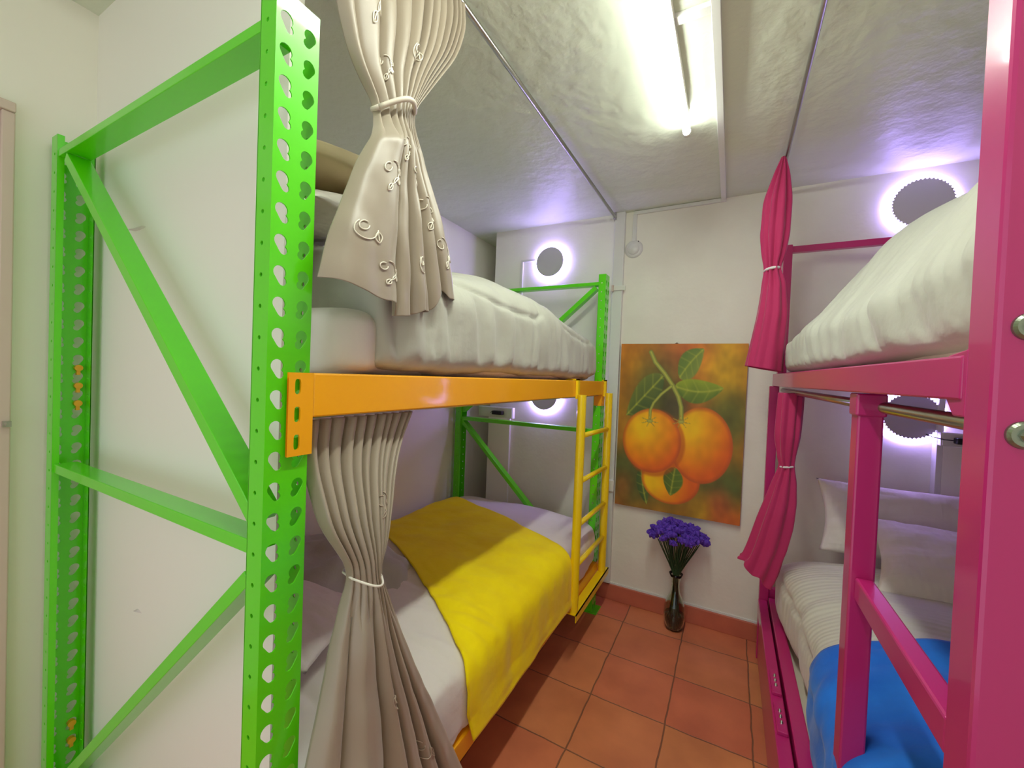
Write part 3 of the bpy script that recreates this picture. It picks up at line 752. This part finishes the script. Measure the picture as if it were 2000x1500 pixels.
# lower right bed
def top_lr(x, y): return .625 + .03*sstep(.25, .5, x)*1 + .012*nz(x*3, y*3, 2) - .03*sstep(2.0, 2.3, y)
def d_lr(p, n, th):
    side = sstep(.8, .2, abs(n.z))*sstep(.5, .35, p.x)
    s1 = groove((p.y, p.z), [(1.2, .47), (1.7, .50), (2.1, .53), (2.2, .56)], .010, .010)*side
    return .010*nz(p.x*4, p.y*4, p.z*4) + side*(.012*nz(p.y*12, p.z*3, 1) + .012*abs(nz(p.y*9 - p.z*8, p.z*5, 21))) + s1 + (1-side)*(.006*nz(p.x*2, p.y*14, 1) + .012*abs(nz(p.x*3 + p.y*2, p.y*9 - p.x*3, 14)))
BLR = Body(lambda y: .254 - .060*exp(-((y-2.2)/.25)**2), 1.20, .74, 2.345, .290, top_lr, e=.5, p=5, disp=d_lr)
tag(BLR.mesh(130, 190).build('duvet', M_stripe, smooth=True), 'white satin striped duvet tucked over the lower pink bed', 'duvet')
rows = []
for i in range(91):
    th = math.radians(195 - 2.05*90 * i/90) if False else math.radians(-38 + (150+38)*i/90)
    row = []
    for j in range(71):
        x = BLR.raw(th, 1.2).x
        yb = 1.50 + .10*sstep(.3, .9, x) + .015*nz(x*4, 1)
        ye = .80
        y = ye + (yb-ye)*j/70
        row.append(BLR.P(th, y, .012 + .010*nz(x*5, y*5, 4) + .006*nz(x*13, y*13, 1)))
    rows.append(row)
tag(MB().grid(rows).build('blanket', M_blue, smooth=True, solid=.006), 'bright blue plush blanket over the near end of the lower pink bed', 'blanket')
tag(pillow_mesh(.72, 2.305, .785, .35, .16, .055, (1.15, 0, .02), 1).build('pillow', M_pillow, smooth=True, weld=True),
    'white striped pillow leaning on the wall at the head of the lower pink bed', 'pillow')
tag(pillow_mesh(.86, 2.01, .722, .36, .20, .07, (.45, .02, -.12), 5).build('pillow', M_pillow, smooth=True, weld=True),
    'plump white pillow in front of the leaning pillow on the lower pink bed', 'pillow')

# ------------------------------------------------------------------ painting
def painting_colour(u, v):
    def n(a, b, s=0): return nz(u*a+s, v*b+s, s*1.7)
    def mixc(a, b, t): t = max(0, min(1, t)); return tuple(a[i]*(1-t)+b[i]*t for i in range(3))
    # background
    c = mixc((176, 120, 30), (200, 96, 40), .5+1.2*n(3, 3, 2))
    c = mixc(c, (206, 160, 20), sstep(.45, .0, abs(u-.85)+.8*abs(v-.15)) )
    c = mixc(c, (206, 130, 20), sstep(.3, .0, sqrt((u-.12)**2+(v-.12)**2)))
    c = mixc(c, (96, 96, 36), sstep(.42, .05, sqrt((u-.32)**2*1.3+(v-.30)**2)))
    c = mixc(c, (92, 100, 40), .85*sstep(.32, .05, sqrt((u-.88)**2+((v-.42)*1.2)**2)))
    c = mixc(c, (80, 92, 44), .9*sstep(.30, .06, abs(v-.80)+.25*abs(u-.15)-.02))
    c = mixc(c, (76, 96, 44), .8*sstep(.22, .02, sqrt((u-.92)**2+(v-.78)**2)))
    c = mixc(c, (184, 90, 48), .7*sstep(.15, .0, sqrt((u-.85)**2+(v-.90)**2)))
    c = mixc(c, (190, 150, 30), .7*sstep(.14, .0, sqrt((u-.70)**2+(v-.96)**2)))
    c = mixc(c, (188, 110, 50), .6*sstep(.14, .0, sqrt((u-.06)**2+(v-.88)**2)))
    c = mixc(c, (70, 66, 44), .85*sstep(.16, .02, sqrt((u-.47)**2+((v-.38))**2)))
    g_ = .16*n(9, 9, 4) + .08*n(25, 25, 6); c = tuple(x*(1+g_) for x in c)
    def leafc(bx, by, tx, ty, w, c1, c2, bend=.0):
        nonlocal c
        dx, dy = tx-bx, ty-by; L2 = dx*dx+dy*dy; t = ((u-bx)*dx+(v-by)*dy)/L2; L_ = sqrt(L2)
        d = ((u-bx)*-dy+(v-by)*dx)/L_ - bend*sin(pi*max(0, min(1, t)))
        if 0 < t < 1:
            ww = w*sin(pi*t**.8)**.8
            if abs(d) < ww:
                cc = mixc(c1, c2, .5+.5*d/ww + .3*n(12, 12, 3))
                vein = exp(-(d/.006)**2); rib = .35*max(0, sin((t*9+abs(d)*18)*pi))**6
                cc = mixc(cc, (170, 176, 60), .8*vein + rib)
                c = mixc(c, cc, sstep(ww, ww*.86, abs(d)))
    leafc(.37, .19, .07, .44, .10, (70, 92, 44), (112, 124, 48))
    leafc(.50, .20, .68, .03, .085, (96, 124, 44), (130, 146, 60), -.01)
    leafc(.47, .25, .84, .25, .075, (150, 168, 40), (92, 118, 40), .025)
    leafc(.22, .74, .28, .97, .055, (92, 116, 50), (66, 90, 44), .01)
    def orange(cu, cv, ru, rv, hu, hv, rim=0.):
        nonlocal c
        e = sqrt(((u-cu)/ru)**2 + ((v-cv)/rv)**2)
        if e < 1.06:
            h = sqrt(((u-hu)/ru)**2 + ((v-hv)/rv)**2)
            cc = mixc((246, 196, 8), (240, 150, 8), sstep(.1, .9, h)); cc = mixc(cc, (228, 100, 24), sstep(.75, 1.5, h))
            cc = mixc(cc, (186, 84, 36), .7*sstep(.86, 1.0, e))
            cc = tuple(x*(1+.07*n(16, 16, 8)) for x in cc)
            c = mixc(c, cc, sstep(1.02, .985, e))
    orange(.462, .80, .235, .145, .30, .83)
    leafc(.50, .725, .47, .895, .085, (96, 124, 40), (84, 104, 36))
    orange(.69, .582, .235, .218, .60, .47)
    sh = sqrt(((u-.293-.02)/.25)**2 + ((v-.583-.01)/.197)**2)
    if sh < 1.08: c = mixc(c, (190, 84, 20), .6*sstep(1.08, .98, sh))
    orange(.293, .583, .244, .192, .22, .50)
    def stroke(pts, w, col):
        nonlocal c
        best = 9
        for (a, b) in zip(pts, pts[1:]):
            vx, vy = b[0]-a[0], b[1]-a[1]; t = max(0, min(1, ((u-a[0])*vx+(v-a[1])*vy)/(vx*vx+vy*vy)))
            best = min(best, sqrt((u-a[0]-vx*t)**2+((v-a[1]-vy*t)*1.45)**2))
        if best < w: c = mixc(c, mixc((190, 190, 80), col, best/w), sstep(w, w*.7, best))
    stroke([(.26, .05), (.30, .11), (.38, .175), (.45, .245), (.50, .31), (.525, .37), (.53, .44)], .022, (104, 118, 50))
    stroke([(.44, .25), (.36, .30), (.30, .355), (.275, .40), (.275, .45)], .014, (110, 124, 50))
    for (cu, cv) in ((.275, .465), (.53, .455)):
        for a in (0.2, 1.0, 1.9, 2.7, 3.6, 4.6, 5.5):
            stroke([(cu, cv), (cu+.07*cos(a), cv+.035*sin(a))], .004, (170, 100, 20))
        stroke([(cu-.01, cv), (cu+.01, cv)], .018, (150, 140, 60))
    return tuple(max(0, min(255, x*1.02)) for x in c)
PX0, PX1, PZ0, PZ1 = -.595, .072, .600, 1.572
NU, NV = 200, 280
vs = []; cols = []; fs = []
for j in range(NV+1):
    for i in range(NU+1):
        u, v = i/NU, j/NV; vs.append((PX0+(PX1-PX0)*u, YB-.026, PZ1-(PZ1-PZ0)*v)); cols.append(painting_colour(u, v))
for j in range(NV):
    for i in range(NU): a = j*(NU+1)+i; fs.append((a, a+1, a+NU+2, a+NU+1))
M_paint = bpy.data.materials.new('painted_canvas'); M_paint.use_nodes = True
nt = M_paint.node_tree; at = nt.nodes.new('ShaderNodeVertexColor'); at.layer_name = 'paint'
nt.links.new(at.outputs['Color'], nt.nodes['Principled BSDF'].inputs['Base Color']); nt.nodes['Principled BSDF'].inputs['Roughness'].default_value = .55
t = thing('painting', (-.26, YB, .6), 'unframed canvas painting of three oranges with leaves on the back wall', 'painting')
me = bpy.data.meshes.new('canvas'); me.from_pydata(vs, [], fs); me.materials.append(M_paint)
ca = me.color_attributes.new('paint', 'FLOAT_COLOR', 'POINT')
ca.data.foreach_set('color', [x for c in cols for x in (*lin(c), 1.0)])
o = bpy.data.objects.new('canvas', me); COL.objects.link(o); o.parent = t; o.matrix_parent_inverse = Matrix.Translation(-t.location)
MB().box(PX0, PX1, YB-.025, YB, PZ0, PZ1).build('stretcher', mat('canvas_edge', (150, 104, 50), .7), t)
MB().tube([(-.30, YB-.006, PZ1-.002), (-.285, YB-.006, PZ1+.008), (-.27, YB-.006, PZ1-.002)], .003, 8).build('hanger', M_chrome, t)

# ------------------------------------------------------------------ vase and flowers
VX, VY = -.222, 2.405
M_glass = mat('clear_glass', (225, 235, 222), .03, trans=1.0); M_glass.node_tree.nodes['Principled BSDF'].inputs['IOR'].default_value = 1.45
t = thing('vase', (VX, VY, 0), 'clear glass bottle vase standing on the terracotta floor before the back wall', 'vase')
outer = [(0, .001), (.038, .001), (.047, .012), (.054, .05), (.056, .09), (.052, .13), (.040, .165), (.026, .195), (.0205, .225), (.0205, .25), (.027, .285), (.036, .305)]
inner = [(r-.003 if r > .01 else 0, h+.006 if h < .02 else h) for r, h in outer][::-1]
MB().lathe(outer + inner, (VX, VY, 0), 48).build('glass', M_glass, t, smooth=True)
M_water = mat('stem_water', (196, 202, 176), .05, trans=1.0)
MB().lathe([(0, .010), (.034, .010), (.043, .016), (.0495, .05), (.0515, .085), (0, .085)], (VX, VY, 0), 40).build('water', M_water, t, smooth=True)
fl = thing('flower_bouquet', (VX, VY, .30), 'bunch of purple statice flowers with dark green stems in the glass vase', 'flowers')
rnd = random.Random(4); heads = []
for i in range(62):
    for _ in range(60):
        a = rnd.uniform(0, 2*pi); q = sqrt(rnd.random())
        x = q*cos(a)*.142; y = q*sin(a)*.085; z = .585 - .075*q*q + rnd.uniform(-.016, .012)
        if all((x-h[0])**2 + (y-h[1])**2*2 > .00045 for h in heads): break
    heads.append((x, y, z))
meshes = []
for kx in range(4):
    b = MB(); rows = []
    for j in range(11):
        ph = pi*j/10; row = []
        for i in range(22):
            th = 2*pi*i/22; r = .021*(1+.32*sin(th*6+kx) * sin(ph) + .35*nz(cos(th)*2.4+kx*3, sin(th)*2.4, ph*2.5))
            row.append((r*sin(ph)*cos(th), r*sin(ph)*sin(th), r*.72*cos(ph)))
        rows.append(row)
    b.grid(rows, closed=True); meshes.append(b)
for i, (x, y, z) in enumerate(heads):
    o = shifted(meshes[i % 4], 0, 0, 0).build('flower', M_purple, None, smooth=False) if i < 4 else None
    if o is None:
        o = bpy.data.objects.new('flower', protos[i % 4].data); COL.objects.link(o)
    elif i == 0: protos = [o]
    else: protos.append(o)
    o.parent = fl; o.location = (x, y, z-.30); o.rotation_euler = (rnd.uniform(-.5, .5), rnd.uniform(-.5, .5), rnd.uniform(0, 6)); s_ = rnd.uniform(.8, 1.2); o.scale = (s_, s_, s_)
for i, (x, y, z) in enumerate(heads):
    pts = []
    a = atan2(y, x); r0 = rnd.uniform(0, .014)
    for q in range(9):
        f = q/8; z_ = .02 + (z-.025-.02)*f
        f2 = sstep(.23, .60, z_) ** .9 if z_ > .23 else 0
        lo = .035 * sstep(.22, .05, z_)
        pts.append((VX + cos(a+2)*(r0+lo*.5) *(1-f2) + x*f2, VY + sin(a+2)*(r0+lo*.5)*(1-f2) + y*f2, z_))
    MB().tube(pts, .0022, 6).build('stem', M_stem, fl, smooth=True)
